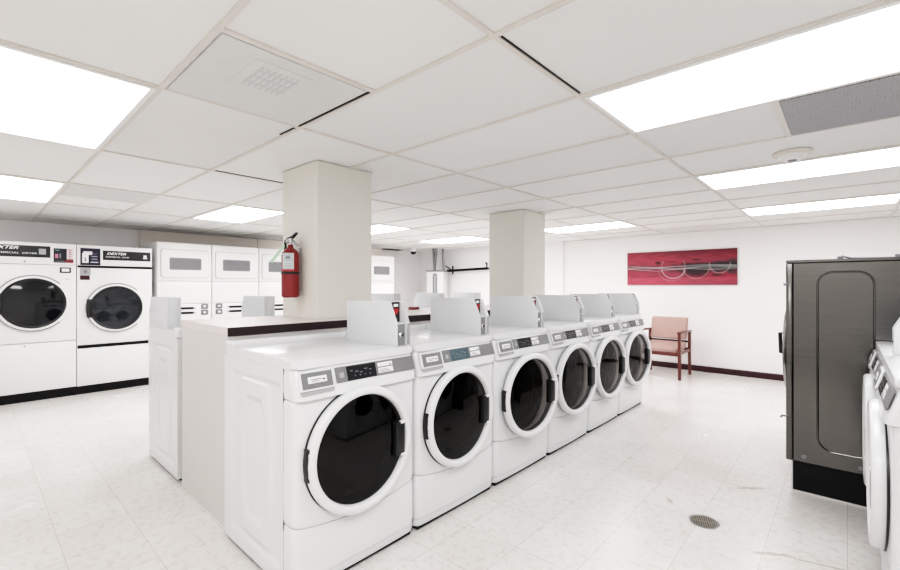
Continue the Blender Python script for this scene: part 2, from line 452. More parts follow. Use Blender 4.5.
# ------------------------------------------------------------------ front-load washer (front faces local +X)
HW = .340; FX = .36; DZ = .555; DY = -.012
def outline(n=38):
    pts = [(.272, -HW), (.322, -HW)]
    for i in range(1, 6):
        a = -PI/2+PI/2*i/5; pts.append((.322+.036*math.cos(a), -HW+.036+.036*math.sin(a)))
    y0 = -HW+.036
    for i in range(1, n):
        y = y0+(-2*y0)*i/n; pts.append((.358+.006*(1-(y/y0)**2), y))
    for i in range(0, 5):
        a = PI/2*i/5; pts.append((.322+.036*math.cos(a), HW-.036+.036*math.sin(a)))
    pts += [(.322, HW), (.272, HW)]
    return pts
OUT = outline()
def seam(y): return .262+.036*min(1, abs(y)/HW)**2.0
def xs(z): return .3745-.30*(z-.845)
def shell(bm, z0f, z1f, rows, offs=lambda z: 0, hole=None, round_=.004):
    G = []
    for j in range(rows+1):
        row = []
        for (x, y) in OUT:
            z0, z1 = z0f(y), z1f(y); t = j/rows; z = z0+(z1-z0)*t
            fr = 1 if x > .3 else 0
            inset = round_ if j in (0, rows) else 0
            row.append(bm.verts.new((x+(offs(z)-inset)*fr, y-math.copysign(inset, y)*(1 if abs(y) > .3 else 0), z)))
        G.append(row)
    for j in range(rows):
        for i in range(len(OUT)-1):
            q = (G[j][i], G[j][i+1], G[j+1][i+1], G[j+1][i])
            c = sum((v.co for v in q), Vector())/4
            if hole and math.hypot(c.y-DY, c.z-DZ) < hole: continue
            bm.faces.new(q)
    bm.faces.new(G[0][::-1]); bm.faces.new(G[-1])

def sstep(a, b, t):
    t = max(0, min(1, (t-a)/(b-a))); return t*t*(3-2*t)
def emboss(x, z):
    # distance inside a shape -> pressed-in relief
    d1 = min(x+.285, .245-x, z-.085, .885-z)
    h = -.010*sstep(0, .018, d1)
    tz = (z-.50)/.33
    w = .185-.030*tz*tz
    d2 = min(w-abs(x+.02), .875-abs(z-.49)-.50)
    h += .010*sstep(0, .016, d2)
    w3 = .055+.075*max(0, math.cos(tz*1.35))
    d3 = min(w3-abs(x+.02), .29-abs(z-.49))
    h -= .011*sstep(0, .016, d3)
    return h

def make_washer():
    root = thing('front_load_washer', 'washer', 'washer', (0, 0, 0))
    # cabinet: embossed sides, back, bottom, open front
    bm = bmesh.new()
    nx, nz = 54, 84; z0, z1 = .022, .950
    for s in (-1, 1):
        g = [[bm.verts.new((-.36+.63*i/nx, s*(HW+emboss(-.36+.63*i/nx, z0+(z1-z0)*j/nz)), z0+(z1-z0)*j/nz)) for i in range(nx+1)] for j in range(nz+1)]
        for j in range(nz):
            for i in range(nx):
                q = (g[j][i], g[j][i+1], g[j+1][i+1], g[j+1][i]); bm.faces.new(q if s < 0 else q[::-1])
    def quad(*p): bm.faces.new([bm.verts.new(q) for q in p])
    quad((-.36, HW, z0), (-.36, -HW, z0), (-.36, -HW, z1), (-.36, HW, z1))
    quad((-.36, -HW, z0), (-.36, HW, z0), (.27, HW, z0), (.27, -HW, z0))
    quad((-.36, -HW, z1), (.27, -HW, z1), (.27, HW, z1), (-.36, HW, z1))
    me = obj('cabinet', bm, 'enamel', root)
    bm = bmesh.new()
    bx(bm, -.34, .34, -HW+.02, HW-.02, .004, .03, .002, 1)  # black slab stands in for the shadow of the leg gap
    for sx in (-.30, .30):
        for sy in (-.29, .29): lathe(bm, [(0, 0), (.02, 0), (.02, .012), (0, .012)], 'z', (sx, sy, 0), 12)
    obj('base', bm, 'satin', root)
    bm = bmesh.new(); shell(bm, lambda y: .066, lambda y: seam(y)-.0035, 6); obj('kick_panel', bm, 'enamel', root)
    bm = bmesh.new(); shell(bm, lambda y: .026, lambda y: .0635, 2, lambda z: -.004); obj('toe_plate', bm, 'enamel2', root)
    bm = bmesh.new(); shell(bm, lambda y: seam(y)+.001, lambda y: .8205, 30, hole=.256); obj('front_panel', bm, 'enamel', root)
    bm = bmesh.new(); shell(bm, lambda y: .8235, lambda y: .9505, 4, lambda z: xs(z)-.358); cp = obj('control_panel', bm, 'enamel', root)
    # lid with raised rear ledge
    bm = bmesh.new()
    prism(bm, rrect(-.362, .352, -HW-.001, HW+.001, .03, 5), 'z', .951, .988, bev=.010)
    bx(bm, -.361, -.255, -HW+.001, HW-.001, .970, 1.020, .014, 3)
    bx(bm, -.29, .25, -HW, -HW+.024, .975, .996, .007, 2); bx(bm, -.29, .25, HW-.024, HW, .975, .996, .007, 2)
    obj('lid', bm, 'enamel', root)
    # control panel pieces, laid on the sloping face
    def slab(bm, y0, y1, za, zb, t, mi=0, base=0., bev=.0015):
        def X(z): return xs(z)+.006+base
        vs = [bm.verts.new((X(z)+d, y, z)) for d in (-.004, t) for (y, z) in ((y0, za), (y1, za), (y1, zb), (y0, zb))]
        fs = [bm.faces.new([vs[i] for i in q]) for q in ((3, 2, 1, 0), (4, 5, 6, 7), (0, 1, 5, 4), (1, 2, 6, 5), (2, 3, 7, 6), (3, 0, 4, 7))]
        for f in fs: f.material_index = mi
        bmesh.ops.bevel(bm, geom=list({e for f in fs for e in f.edges}), offset=bev, segments=1, affect='EDGES', material=mi)
    bm = bmesh.new(); slab(bm, -.322, -.158, .862, .942, .009, bev=.004); dr = obj('detergent_drawer', bm, 'enamel', root)
    bm = bmesh.new(); slab(bm, -.312, -.168, .872, .936, .0025, base=.009); obj('drawer_face', bm, 'grey', dr)
    bm = bmesh.new(); slab(bm, -.285, -.196, .893, .919, .001, base=.0115, bev=.0005); obj('drawer_label', bm, 'labelw', dr)
    bm = bmesh.new()
    slab(bm, -.272, -.222, .906, .909, .0005, base=.0125, bev=.0001); slab(bm, -.268, -.235, .899, .9015, .0005, base=.0125, bev=.0001); slab(bm, -.218, -.204, .902, .907, .0005, base=.0125, bev=.0001)
    obj('lettering', bm, 'ink', dr)
    bm = bmesh.new(); slab(bm, -.318, -.162, .850, .861, .006); obj('drawer_lip', bm, 'lgrey', dr)
    bm = bmesh.new(); slab(bm, -.145, .322, .872, .938, .003); st = obj('control_strip', bm, 'grey', cp)
    bm = bmesh.new(); slab(bm, -.128, -.104, .892, .914, .002, base=.003); obj('start_button', bm, 'lgrey', cp)
    bm = bmesh.new(); slab(bm, -.088, .075, .874, .936, .002, base=.003); obj('display', bm, 'display', cp)
    bm = bmesh.new()
    for k in range(5): slab(bm, -.07+.026*k, -.057+.026*k+.004*(k % 2), .914-.006*(k % 3), .9175-.006*(k % 3), .0004, base=.005, bev=.0001)
    for k in range(4): slab(bm, -.05+.028*k, -.044+.028*k, .890, .894, .0004, base=.005, bev=.0001)
    obj('display_marks', bm, 'mgrey', cp)
    bm = bmesh.new(); slab(bm, .088, .178, .912, .930, .001, base=.003, bev=.0005); slab(bm, .088, .178, .883, .907, .001, base=.003, bev=.0005); lb = obj('instruction_label', bm, 'labelw', cp)
    bm = bmesh.new()
    for q in range(3): slab(bm, .096, .165-.012*q, .886+.006*q, .888+.006*q, .0004, base=.004, bev=.0001)
    slab(bm, .155, .172, .915, .919, .0004, base=.004, bev=.0001)
    obj('label_print', bm, 'ink', cp)
    # door
    bm = bmesh.new()
    lathe(bm, [(.246, .000), (.2885, .000), (.2885, .006), (.27, .007), (.246, .007)], 'x', (FX+.001, DY, DZ), 64); door_ring = obj('bezel_shade_ring', bm, 'black', root)  # black ring painted in for the shadow line round the closed door
    bm = bmesh.new()
    lathe(bm, [(.283, .004), (.2865, .016), (.2855, .032), (.281, .040), (.272, .0445), (.258, .0450), (.2505, .042), (.2465, .034), (.245, .022), (.243, -.012), (.246, -.02)], 'x', (FX+.003, DY, DZ), 72)
    door = obj('door', bm, 'enamel', root, angle=50)
    bm = bmesh.new(); lathe(bm, [(.2450, .020), (.21, .025), (.15, .030), (.07, .033), (0, .034)], 'x', (FX, DY, DZ), 64); obj('door_glass', bm, 'glass', door)
    bm = bmesh.new(); bx(bm, FX+.012, FX+.0475, .166, .221, DZ-.086, DZ+.076, .002, 2); obj('handle', bm, 'black', door)
    for dz in (-.084, .074):
        bm = bmesh.new(); bx(bm, FX+.03, FX+.0505, .196, .226, DZ+dz-.006, DZ+dz+.006, .003, 2); obj('handle_clip', bm, 'wh', door)
    bm = bmesh.new(); bx(bm, FX+.004, FX+.036, -.299, -.284, DZ-.066, DZ+.070, .003, 2); obj('hinge', bm, 'black', door)
    bm = bmesh.new(); bx(bm, FX+.01, FX+.041, -.2955, -.289, DZ-.048, DZ+.054, .002, 1); obj('hinge_plate', bm, 'enamel2', door)
    # drum
    bm = bmesh.new()
    lathe(bm, [(.254, -.012), (.238, -.03), (.232, -.055), (.247, -.07)], 'x', (FX, DY, DZ), 48)
    obj('drum_seal', bm, 'black', root)
    bm = bmesh.new()
    lathe(bm, [(.242, -.07), (.252, -.085), (.252, -.36), (.24, -.38), (.10, -.40), (0, -.40)], 'x', (FX, DY, DZ), 48)
    for k in range(3):
        a = 2*PI*k/3+.5
        p = [Vector((FX-.09, .245*math.cos(a), DZ+.245*math.sin(a))), Vector((FX-.37, .245*math.cos(a), DZ+.245*math.sin(a)))]
        q = Vector((0, -math.cos(a), -math.sin(a)))*.05; s = Vector((0, -math.sin(a), math.cos(a)))*.035
        vs = [bm.verts.new(p[0]+s), bm.verts.new(p[0]-s), bm.verts.new(p[0]+q), bm.verts.new(p[1]+s), bm.verts.new(p[1]-s), bm.verts.new(p[1]+q)]
        for f in ((0, 1, 2), (3, 5, 4), (0, 2, 5, 3), (1, 4, 5, 2)): bm.faces.new([vs[i] for i in f])
    obj('drum', bm, 'drumdark', root)
    # coin box
    bm = bmesh.new()
    P0 = [(-.130, .986), (.315, .986), (.315, 1.108), (.262, 1.218), (-.130, 1.218)]
    prism(bm, P0, 'y', .252, .2555, bev=.001)
    prism(bm, [(-.130, .986), (.300, .986), (.300, 1.104), (.258, 1.108), (.258, 1.216), (-.130, 1.216)], 'y', .2555, .318, bev=.001)
    prism(bm, P0, 'y', .316, .340, bev=.002)
    cb = obj('coin_box', bm, 'coin', root)
    def plate(y0, y1, za, zb, x, t, mi=0): bx(bm, x-.002, x+t, y0, y1, za, zb, mi=mi)
    bm = bmesh.new(); plate(.2557, .3155, 1.110, 1.215, .2585, .002); obj('price_decal', bm, 'black', cb)
    bm = bmesh.new(); plate(.274, .304, 1.190, 1.205, .2605, .0012, 1); plate(.268, .309, 1.164, 1.180, .2605, .0012, 0); plate(.280, .300, 1.150, 1.164, .2605, .0012, 0); plate(.272, .280, 1.146, 1.162, .2605, .0018, 1); plate(.276, .304, 1.124, 1.128, .2605, .001, 2)
    obj('decal_marks', bm, ['decalred', 'labelw', 'mgrey'], cb)
    bm = bmesh.new(); plate(.2565, .3155, .990, 1.100, .300, .002); obj('coin_slot_plate', bm, 'mgrey', cb)
    bm = bmesh.new(); lathe(bm, [(0, .012), (.010, .011), (.016, .004), (.016, 0)], 'x', (.302, .288, 1.045), 20); lathe(bm, [(0, .016), (.005, .016), (.005, .010)], 'x', (.302, .288, 1.045), 10, 1)
    obj('coin_slot', bm, ['chrome', 'black'], cb)
    def front(y0, y1, za, zb, t):
        def X(z): return .3155 if z <= 1.108 else .3155-(z-1.108)*.482
        vs = [bm.verts.new((X(z)+d, y, z)) for d in (-.002, t) for (y, z) in ((y0, za), (y1, za), (y1, zb), (y0, zb))]
        for q in ((3, 2, 1, 0), (4, 5, 6, 7), (0, 1, 5, 4), (1, 2, 6, 5), (2, 3, 7, 6), (3, 0, 4, 7)): bm.faces.new([vs[i] for i in q])
    bm = bmesh.new(); front(.318, .338, .992, 1.104, .0015); obj('lock_plate', bm, 'coinf', cb)
    bm = bmesh.new(); front(.318, .338, 1.112, 1.212, .0015); obj('upper_plate', bm, 'coinf', cb)
    return root

W0 = make_washer()
PITCH = .690; YW = .885+.345
frontlab = ['white front-load washer nearest the camera, with its embossed side panel in full view',
            'second washer of the front row, right beside the nearest one, with a lit blue-grey display',
            'third washer from the camera in the front row of white washers',
            'fourth washer from the camera in the front row of white washers',
            'fifth washer from the camera, second last of the front row',
            'last washer of the front row, standing next to the pink armchair']
backlab = ['white washer left of the cream cabinet end, its side and coin box in view',
           'washer behind the counter just left of the near pillar, only its coin box showing',
           'washer of the rear row hidden behind the near pillar',
           'rear row washer right of the near pillar, mostly hidden by the nearest coin box',
           'rear row washer whose coin box stands in front of the tall slotted cabinet',
           'last washer of the rear row, coin box just left of the far pillar']
for k in range(6):
    o = W0 if k == 0 else copy_tree(W0)
    o.location = (-2.03, YW+PITCH*k, 0); tag(o, frontlab[k], 'washer', 'front row of white front-load washers')
    if k == 1:
        for c in o.children:
            if c.name.startswith('control_panel'):
                for d in c.children:
                    if d.name.startswith('display') and 'marks' not in d.name:
                        d.data = d.data.copy(); d.data.materials[0] = M['display2']; d['label'] = 'lit blue-grey display'
# the doors of the farther machines stand slightly ajar
for o in [q for q in COL.objects if q.get('group') == 'front row of white front-load washers']:
    k = round((o.location.y-YW)/PITCH)
    if k < 2: continue
    for c in o.children:
        if c.name.split('.')[0] == 'bezel_shade_ring':
            c.data = c.data.copy(); c.data.materials[0] = M['enamel2']; c.scale = (1, 1, 1)
        if c.name.split('.')[0] == 'door':
            a = -math.radians({2: 6.5, 3: 5.5, 4: 4.5, 5: 5.5}[k]); p = Vector((FX, -.295, 0))
            c.rotation_euler = (0, 0, a); c.location = p-Matrix.Rotation(a, 3, 'Z') @ p+Vector((.012, .006, 0))
for k in range(6):
    if k == 2: continue
    o = copy_tree(W0); o.location = (-3.63, .92+.343+.686*k, 0); o.rotation_euler = (0, 0, PI)
    tag(o, backlab[k], 'washer', 'rear row of white washers behind the counter')
    if k == 0:
        bm = bmesh.new()
        tube(bm, bez([(-.372, .30, .93), (-.385, .31, .80), (-.380, .30, .45), (-.384, .31, .15), (-.375, .28, .03)]), .011, 8)
        obj('hose', bm, 'hose', o)
rightlab = ['white washer at the bottom right corner, nearest of the two facing the front row',
            'white washer between the stainless machine and the washer at the right edge']
for k in range(2):
    o = copy_tree(W0); o.location = (.470, 2.445+PITCH*k, 0); o.rotation_euler = (0, 0, PI)
    tag(o, rightlab[k], 'washer', 'white washers along the right edge')

# ------------------------------------------------------------------ island cabinet and counter
t = thing('island_cabinet', 'long cream cabinet between the two washer rows with a maroon-edged countertop', 'cabinet', (0, 0, 0))
cx0, cx1, cy0, cy1 = -3.185, -2.445, .925, 5.0
bm = bmesh.new()
bx(bm, cx0, cx1, cy0, cy0+.02, .0, 1.035, .001, 1); bx(bm, cx0, cx1, cy1-.02, cy1, 0, 1.035, .001, 1)
bx(bm, cx0, cx0+.018, cy0+.02, cy1-.02, 0, 1.035); bx(bm, cx1-.018, cx1, cy0+.02, cy1-.02, 0, 1.035)
obj('body', bm, 'cream', t)
bm = bmesh.new()
def ring(bm, z0, z1, e):
    for a, b in ((cy0, 1.545), (2.005, 4.045), (4.505, cy1)): bx(bm, cx0, cx1, a, b, z0, z1)
    for a, b in ((1.545, 2.005), (4.045, 4.505)):
        bx(bm, cx0, -3.076, a, b, z0, z1); bx(bm, -2.595, cx1, a, b, z0, z1)
ring(bm, 1.036, 1.078, 0); ct = obj('countertop', bm, 'ctop', t)
bm = bmesh.new(); bx(bm, cx1, cx1+.008, cy0, cy1, 1.030, 1.076, .001, 1); bx(bm, cx0-.008, cx0, cy0, cy1, 1.030, 1.076, .001, 1); obj('edge_band', bm, 'edge', ct)
bm = bmesh.new(); bx(bm, -3.06, -3.0, 2.78, 2.87, 1.078, 1.102, .004)
tag(obj('small_box', bm, 'brick'), 'small flat dark red box lying on the countertop right of the near pillar', 'box')

# ------------------------------------------------------------------ big tumble dryers on the left
def dryer_common(root, w, h, dep, zdoor, rdoor, ydoor, seams, hdr, low, toe, door_m):
    bm = bmesh.new(); bx(bm, -dep, -.02, -w/2, w/2, toe, h, .004, 1); bx(bm, -dep, -.05, -w/2+.002, w/2-.002, .0, toe); obj('cabinet', bm, 'dryer', root)
    bm = bmesh.new(); bx(bm, -.018, 0, -w/2+.002, w/2-.002, hdr+.002, h-.002, .004, 2); hd = obj('header_panel', bm, 'dryer', root)
    bm = bmesh.new(); bx(bm, -.018, -.002, -w/2+.002, w/2-.002, low+.004, hdr-.003, .004, 2); fp = obj('front_panel', bm, 'dryer', root)
    bm = bmesh.new(); bx(bm, -.018, 0, -w/2+.002, w/2-.002, toe+.004, low-.004, .004, 2); lp = obj('lower_panel', bm, 'dryer', root)
    bm = bmesh.new(); bx(bm, -.04, -.012, -w/2+.002, w/2-.002, 0, toe, .001, 1); obj('toe_kick', bm, 'satin', root)
    bm = bmesh.new()
    lathe(bm, [(rdoor*.80, .004), (rdoor*1.0, .004), (rdoor*1.0, .016), (rdoor*.985, .022), (rdoor*.93, .026), (rdoor*.86, .030)], 'x', (-.002, ydoor, zdoor), 72)
    dr = obj('door', bm, 'dryer', root)
    bm = bmesh.new(); n = 60
    tube(bm, [(.020, ydoor+rdoor*.985*math.cos(a), zdoor+rdoor*.985*math.sin(a)) for a in [PI/4+i*(1.5*PI)/n for i in range(n+1)]], .006, 8)
    obj('door_trim', bm, 'mgrey', dr)
    bm = bmesh.new()
    lathe(bm, [(rdoor*.88, .022), (rdoor*.885, .034), (rdoor*.85, .040), (rdoor*.81, .036), (rdoor*.80, .028)], 'x', (-.002, ydoor, zdoor), 72); obj('door_rim', bm, 'black', dr)
    bm = bmesh.new(); lathe(bm, [(rdoor*.815, .030), (rdoor*.6, .036), (rdoor*.3, .041), (0, .042)], 'x', (-.002, ydoor, zdoor), 64); obj('door_glass', bm, door_m, dr)
    bm = bmesh.new(); bx(bm, .02, .046, ydoor-rdoor*.97, ydoor-rdoor*.78, zdoor-rdoor*.36, zdoor+rdoor*.36, .006, 2); obj('handle', bm, 'black', dr)
    return hd, fp, lp

XD = -6.80
d1 = thing('tumble_dryer', 'tall white tumble dryer at the left edge with a large black oval-looking round door', 'dryer', (XD, .475, 0), 0, 'tall tumble dryers on the left wall')
hd, fp, lp = dryer_common(d1, .765, 1.795, .9, 1.106, .318, .01, 0, 1.545, .655, .10, 'blackglass')
bm = bmesh.new(); bx(bm, -.001, .003, -.40+.02, .152, 1.625, 1.755, .0015, 1); nb = obj('name_plate', bm, 'black', hd)
lettering('lettering', 'DEXTER', .046, at(FACE_X, .0034, -.36, 1.725), 'labelw', nb, width=.25, shear=.4, bold=.001)
lettering('lettering', 'COMMERCIAL  DRYER', .026, at(FACE_X, .0034, -.36, 1.668), 'labelw', nb, width=.40)
bm = bmesh.new(); bx(bm, .003, .0036, .055, .115, 1.66, 1.725); obj('logo', bm, 'lgrey', nb)
def decal_a(u, v):
    c = (.012, .012, .018)
    if u > .66 and v > .25: c = (.75, .66, .66) if (abs(u-.83) > .07 or int(v*14) % 2) else (.5, .2, .22)
    if v < .22: c = (.02, .02, .03) if u < .6 else (.22, .03, .04)
    if .08 < u < .22 and .30 < v < .62: c = (.6, .2, .28)
    if .28 < u < .38 and .30 < v < .66: c = (.16, .17, .2)
    if .08 < u < .3 and .84 < v < .90: c = (.2, .5, .4)
    if .06 < u < .55 and (.08 < v < .12): c = (.4, .4, .42)
    return c
printed('instruction_decal', at(FACE_X, .0016, .268, 1.655), .175, .165, 60, 50, decal_a, hd)
bm = bmesh.new(); bx(bm, -.002, .008, .235, .333, 1.455, 1.518, .004, 2); mp_ = obj('meter_frame', bm, 'black', fp)
bm = bmesh.new(); bx(bm, .007, .010, .250, .318, 1.468, 1.505, .002, 1); obj('meter_window', bm, 'labelw', mp_)
bm = bmesh.new(); bx(bm, -.001, .003, .285, .315, 1.38, 1.386); obj('latch_mark', bm, 'mgrey', fp)
bm = bmesh.new(); lathe(bm, [(0, .004), (.008, .003), (.009, -.002)], 'x', (0, -.06, .625), 14); obj('lock', bm, 'mgrey', lp)
bm = bmesh.new(); lathe(bm, [(0, .004), (.009, .003), (.010, -.002)], 'x', (0, -.06, 1.575), 14); obj('lock', bm, 'mgrey', hd)

d2 = thing('tumble_dryer', 'tall white tumble dryer with smoky grey glass and a black strip below its header', 'dryer', (XD, 1.243, 0), 0, 'tall tumble dryers on the left wall')
hd, fp, lp = dryer_common(d2, .765, 1.795, .9, 1.03, .305, .0, 0, 1.545, .57, .095, 'greyglass')
bm = bmesh.new(); bx(bm, -.002, .004, -.375, .378, 1.522, 1.547, .001, 1); obj('black_strip', bm, 'satin', fp)
bm = bmesh.new(); bx(bm, -.002, .004, -.375, .378, .550, .588, .001, 1); obj('black_strip', bm, 'satin', fp)
bm = bmesh.new(); bx(bm, -.001, .003, -.135, .362, 1.622, 1.738, .0015, 1); nb = obj('name_plate', bm, 'black', hd)
lettering('lettering', 'DEXTER', .040, at(FACE_X, .0034, -.10, 1.702), 'labelw', nb, width=.20, shear=.4, bold=.001)
lettering('lettering', 'COMMERCIAL  DRYER', .026, at(FACE_X, .0034, -.11, 1.660), 'labelw', nb, width=.24)
bm = bmesh.new(); bx(bm, .003, .0036, .28, .325, 1.652, 1.668); bx(bm, .003, .0036, .285, .320, 1.672, 1.698); obj('logo', bm, 'labelw', nb)
def decal_b(u, v):
    c = (.012, .012, .03)
    if .08 < u < .42 and .12 < v < .72: c = (.85, .83, .85)
    if .15 < u < .6 and .60 < v < .82: c = (.8, .78, .8)
    if .2 < u < .3 and .2 < v < .45: c = (.3, .28, .3)
    if .5 < u < .9 and .14 < v < .22: c = (.6, .6, .65)
    if .55 < u < .85 and int(v*18) % 3 == 0 and .3 < v < .7: c = (.3, .3, .36)
    return c
printed('instruction_decal', at(FACE_X, .0016, -.255, 1.655), .19, .205, 50, 50, decal_b, hd)
bm = bmesh.new(); bx(bm, -.001, .002, -.335, -.20, 1.765, 1.787, .0005, 1); obj('small_label', bm, 'soffit', hd)
bm = bmesh.new(); bx(bm, -.002, .006, -.352, -.255, 1.435, 1.518, .006, 2); lathe(bm, [(.02, .014), (.024, .012), (.026, .004)], 'x', (0, -.303, 1.476), 20); mp_ = obj('coin_plate', bm, 'lgrey', fp)
bm = bmesh.new(); lathe(bm, [(0, .012), (.019, .012), (.02, .006)], 'x', (0, -.303, 1.476), 20); obj('coin_slot', bm, 'mgrey', mp_)
bm = bmesh.new(); bx(bm, -.002, .003, -.352, -.262, 1.375, 1.428, .001, 1); obj('warning_label', bm, 'base', fp)

# ------------------------------------------------------------------ stacked dryers
sd_labels = ['stacked dryer unit directly right of the two tall tumble dryers',
             'second stacked dryer unit from the left, between its neighbours',
             'stacked dryer unit partly hidden by the fire extinguisher',
             None, None,
             'far stacked dryer unit seen just right of the near pillar']
sd = None
for k, lab in enumerate(sd_labels):
    if lab is None: continue
    if sd is None:
        sd = thing('stacked_dryer', lab, 'dryer', (0, 0, 0), 0, 'white stacked dryers along the left wall')
        w = .676
        bm = bmesh.new(); bx(bm, -.80, -.02, -w/2, w/2, .03, 1.895, .005, 2); obj('cabinet', bm, 'dryer', sd)
        bm = bmesh.new(); bx(bm, -.78, -.03, -w/2+.01, w/2-.01, 0, .03); obj('base', bm, 'satin', sd)
        for (z0, z1, wz) in ((1.368, 1.885, 1.605), (.05, .82, .45)):
            bm = bmesh.new(); bx(bm, -.018, 0, -w/2+.003, w/2-.003, z0, z1, .008, 2); fpn = obj('front_panel', bm, 'dryer', sd)
            bm = bmesh.new()
            prism(bm, rrect(-.298, .298, wz-.195, wz+.195, .03), 'x', -.002, .003, bev=.002)
            obj('door_recess', bm, 'lgrey', fpn)
            bm = bmesh.new()
            prism(bm, rrect(-.292, .292, wz-.189, wz+.189, .03), 'x', -.002, .016, bev=.006)
            dr = obj('door', bm, 'dryer', fpn)
        # third level is not allowed below a sub-part, so windows hang on the panels
            dr.parent = sd
            if z0 > 1:
                bm = bmesh.new(); prism(bm, rrect(-.197, .197, wz-.083, wz+.083, .02), 'x', .014, .020, bev=.002); obj('window', bm, 'mgrey', dr)
                bm = bmesh.new(); prism(bm, rrect(-.180, .180, wz-.066, wz+.066, .014), 'x', .018, .021); obj('window_glass', bm, 'grey', dr)
        bm = bmesh.new(); bx(bm, -.018, -.002, -w/2+.003, w/2-.003, 1.055, 1.364, .005, 2); obj('middle_panel', bm, 'dryer', sd)
        bm = bmesh.new(); bx(bm, -.018, -.006, -w/2+.003, w/2-.003, .825, 1.05, .005, 2); cs = obj('control_strip', bm, 'dryer', sd)
        bm = bmesh.new()
        for z in (.99, .925): bx(bm, -.008, .0, -.20, .13, z-.012, z+.012, .002, 1)
        obj('vent_slot', bm, 'lgrey', cs)
        bm = bmesh.new()
        for z in (.99, .925): bx(bm, -.008, .002, -.13, .10, z-.015, z+.015, .002, 1)
        obj('slot', bm, 'black', cs)
        for z in (1.01, .925):
            bm = bmesh.new(); bx(bm, -.008, .006, .20, .29, z-.036, z+.036, .01, 2); cm = obj('coin_meter', bm, 'grey', cs)
        for z in (1.01, .925):
            bm = bmesh.new(); bx(bm, -.008, .008, .225, .262, z-.014, z+.014, .006, 2); obj('meter_face', bm, 'labelw', cs)
        o = sd
    else:
        o = copy_tree(sd); tag(o, lab)
        if k == 1:
            for c in o.children:
                if c.name.startswith('control_strip'): c.scale = (1, -1, 1)
    o.location = (XD, 1.675+.343+.683*k+(.03 if k > 3 else 0), 0)

# ------------------------------------------------------------------ tall slotted cabinet with pipes in the far corner
t = thing('tall_cabinet', 'tall white upright cabinet with a dark vertical slot in the far corner', 'cabinet', (-6.82, 7.08, 0), math.radians(28))
bm = bmesh.new(); bx(bm, -.19, .19, -.22, .20, 0, 1.62, .012, 2); obj('body', bm, 'dryer', t)
bm = bmesh.new(); bx(bm, -.20, .20, -.235, .21, 1.62, 1.642, .004, 1); obj('top_cap', bm, 'mgrey', t)
bm = bmesh.new(); prism(bm, rrect(-.045, .055, 1.12, 1.58, .045), 'y', -.226, -.219); obj('slot', bm, 'mgrey', t)
bm = bmesh.new(); bx(bm, -.018, .030, -.229, -.225, 1.16, 1.54, .002, 1); obj('sight_glass', bm, 'lgrey', t)
for px, q in ((-.09, .03), (-.02, -.04), (.13, .02)):
    bm = bmesh.new(); tube(bm, [(px+q, -.02, 1.64), (px+q*.5, -.02, 1.9), (px, -.02, CEIL+.003)], .026, 12); obj('pipe', bm, 'pipe', t)
t = thing('wall_rail', 'black wall-mounted rail with end brackets high on the far wall', 'rail', (0, 7.45, 0))
bm = bmesh.new(); tube(bm, [(-6.75, -.12, 1.645), (-5.60, -.12, 1.672)], .027, 10); obj('rail', bm, 'satin', t)
bm = bmesh.new(); tube(bm, [(-6.58, -.12, 1.56), (-6.58, -.12, 1.75)], .018, 8); tube(bm, [(-6.80, -.12, 1.76), (-6.58, -.12, 1.64)], .014, 8); tube(bm, [(-6.60, -.13, 1.65), (-6.60, .0, 1.65)], .012, 8); obj('bracket', bm, 'satin', t)
bm = bmesh.new(); tube(bm, [(-5.61, .0, 1.67), (-5.61, -.13, 1.67), (-5.61, -.13, 1.77), (-5.64, -.13, 1.79)], .018, 8); obj('end_hook', bm, 'satin', t)
bm = bmesh.new(); prism(bm, [(-.16, .70), (.16, .70), (.16, 1.13), (-.10, 1.17), (-.16, 1.17)], 'y', -.2, .2, bev=.01)

bm.free()

# ------------------------------------------------------------------ stainless machine
t = thing('stainless_machine', 'tall stainless steel laundry machine on a black base at the right', 'machine', (0, 0, 0))
sx0, sx1, sy0, sy1 = -.29, .62, 3.5, 4.32
bm = bmesh.new()
bx(bm, sx0+.035, sx1, sy0, sy1, .198, 1.445, .004, 1); obj('body', bm, 'steel', t)
bm = bmesh.new(); bx(bm, sx0, sx1+.01, sy0-.006, sy1+.006, 1.445, 1.462, .003, 1); obj('top_cover', bm, 'steel', t)
bm = bmesh.new(); bx(bm, sx0, sx0+.033, sy0-.002, sy1+.002, .198, 1.443, .005, 2); fr = obj('front_panel', bm, 'steel', t)
bm = bmesh.new(); bx(bm, sx0+.035, sx1-.02, sy0+.02, sy1-.02, .0, .198); obj('base', bm, 'satin', t)
bm = bmesh.new(); bx(bm, sx0+.030, sx1-.02, sy0+.012, sy0+.02, 0, .012, .001, 1); bx(bm, sx0+.026, sx0+.034, sy0+.014, sy1-.02, 0, .19, .001, 1); obj('base_trim', bm, 'cream', t)
bm = bmesh.new()
pr = rrect(-.135, .115, .295, 1.385, .075, 8)
tube(bm, [(p[0], sy0-.001, p[1]) for p in pr], .0055, 8, closed=True); obj('side_rib', bm, 'steel', t)
bm = bmesh.new()
for q in (-.20, .06): lathe(bm, [(0, -.008), (.012, -.007), (.014, 0)], 'y', (q, sy0, .235), 16)
obj('bolt', bm, 'mgrey', t)
bm = bmesh.new()
tube(bm, [(sx0+.01, 3.72, .84), (sx0-.045, 3.72, .85), (sx0-.05, 3.72, .98), (sx0+.01, 3.72, .99)], .012, 8); obj('handle', bm, 'black', fr)
bm = bmesh.new(); lathe(bm, [(.30, .0), (.31, -.012), (.28, -.03), (.22, -.035), (.2, -.02), (0, -.018)], 'x', (sx0, 3.92, .86), 40); obj('door', bm, 'steel', fr)
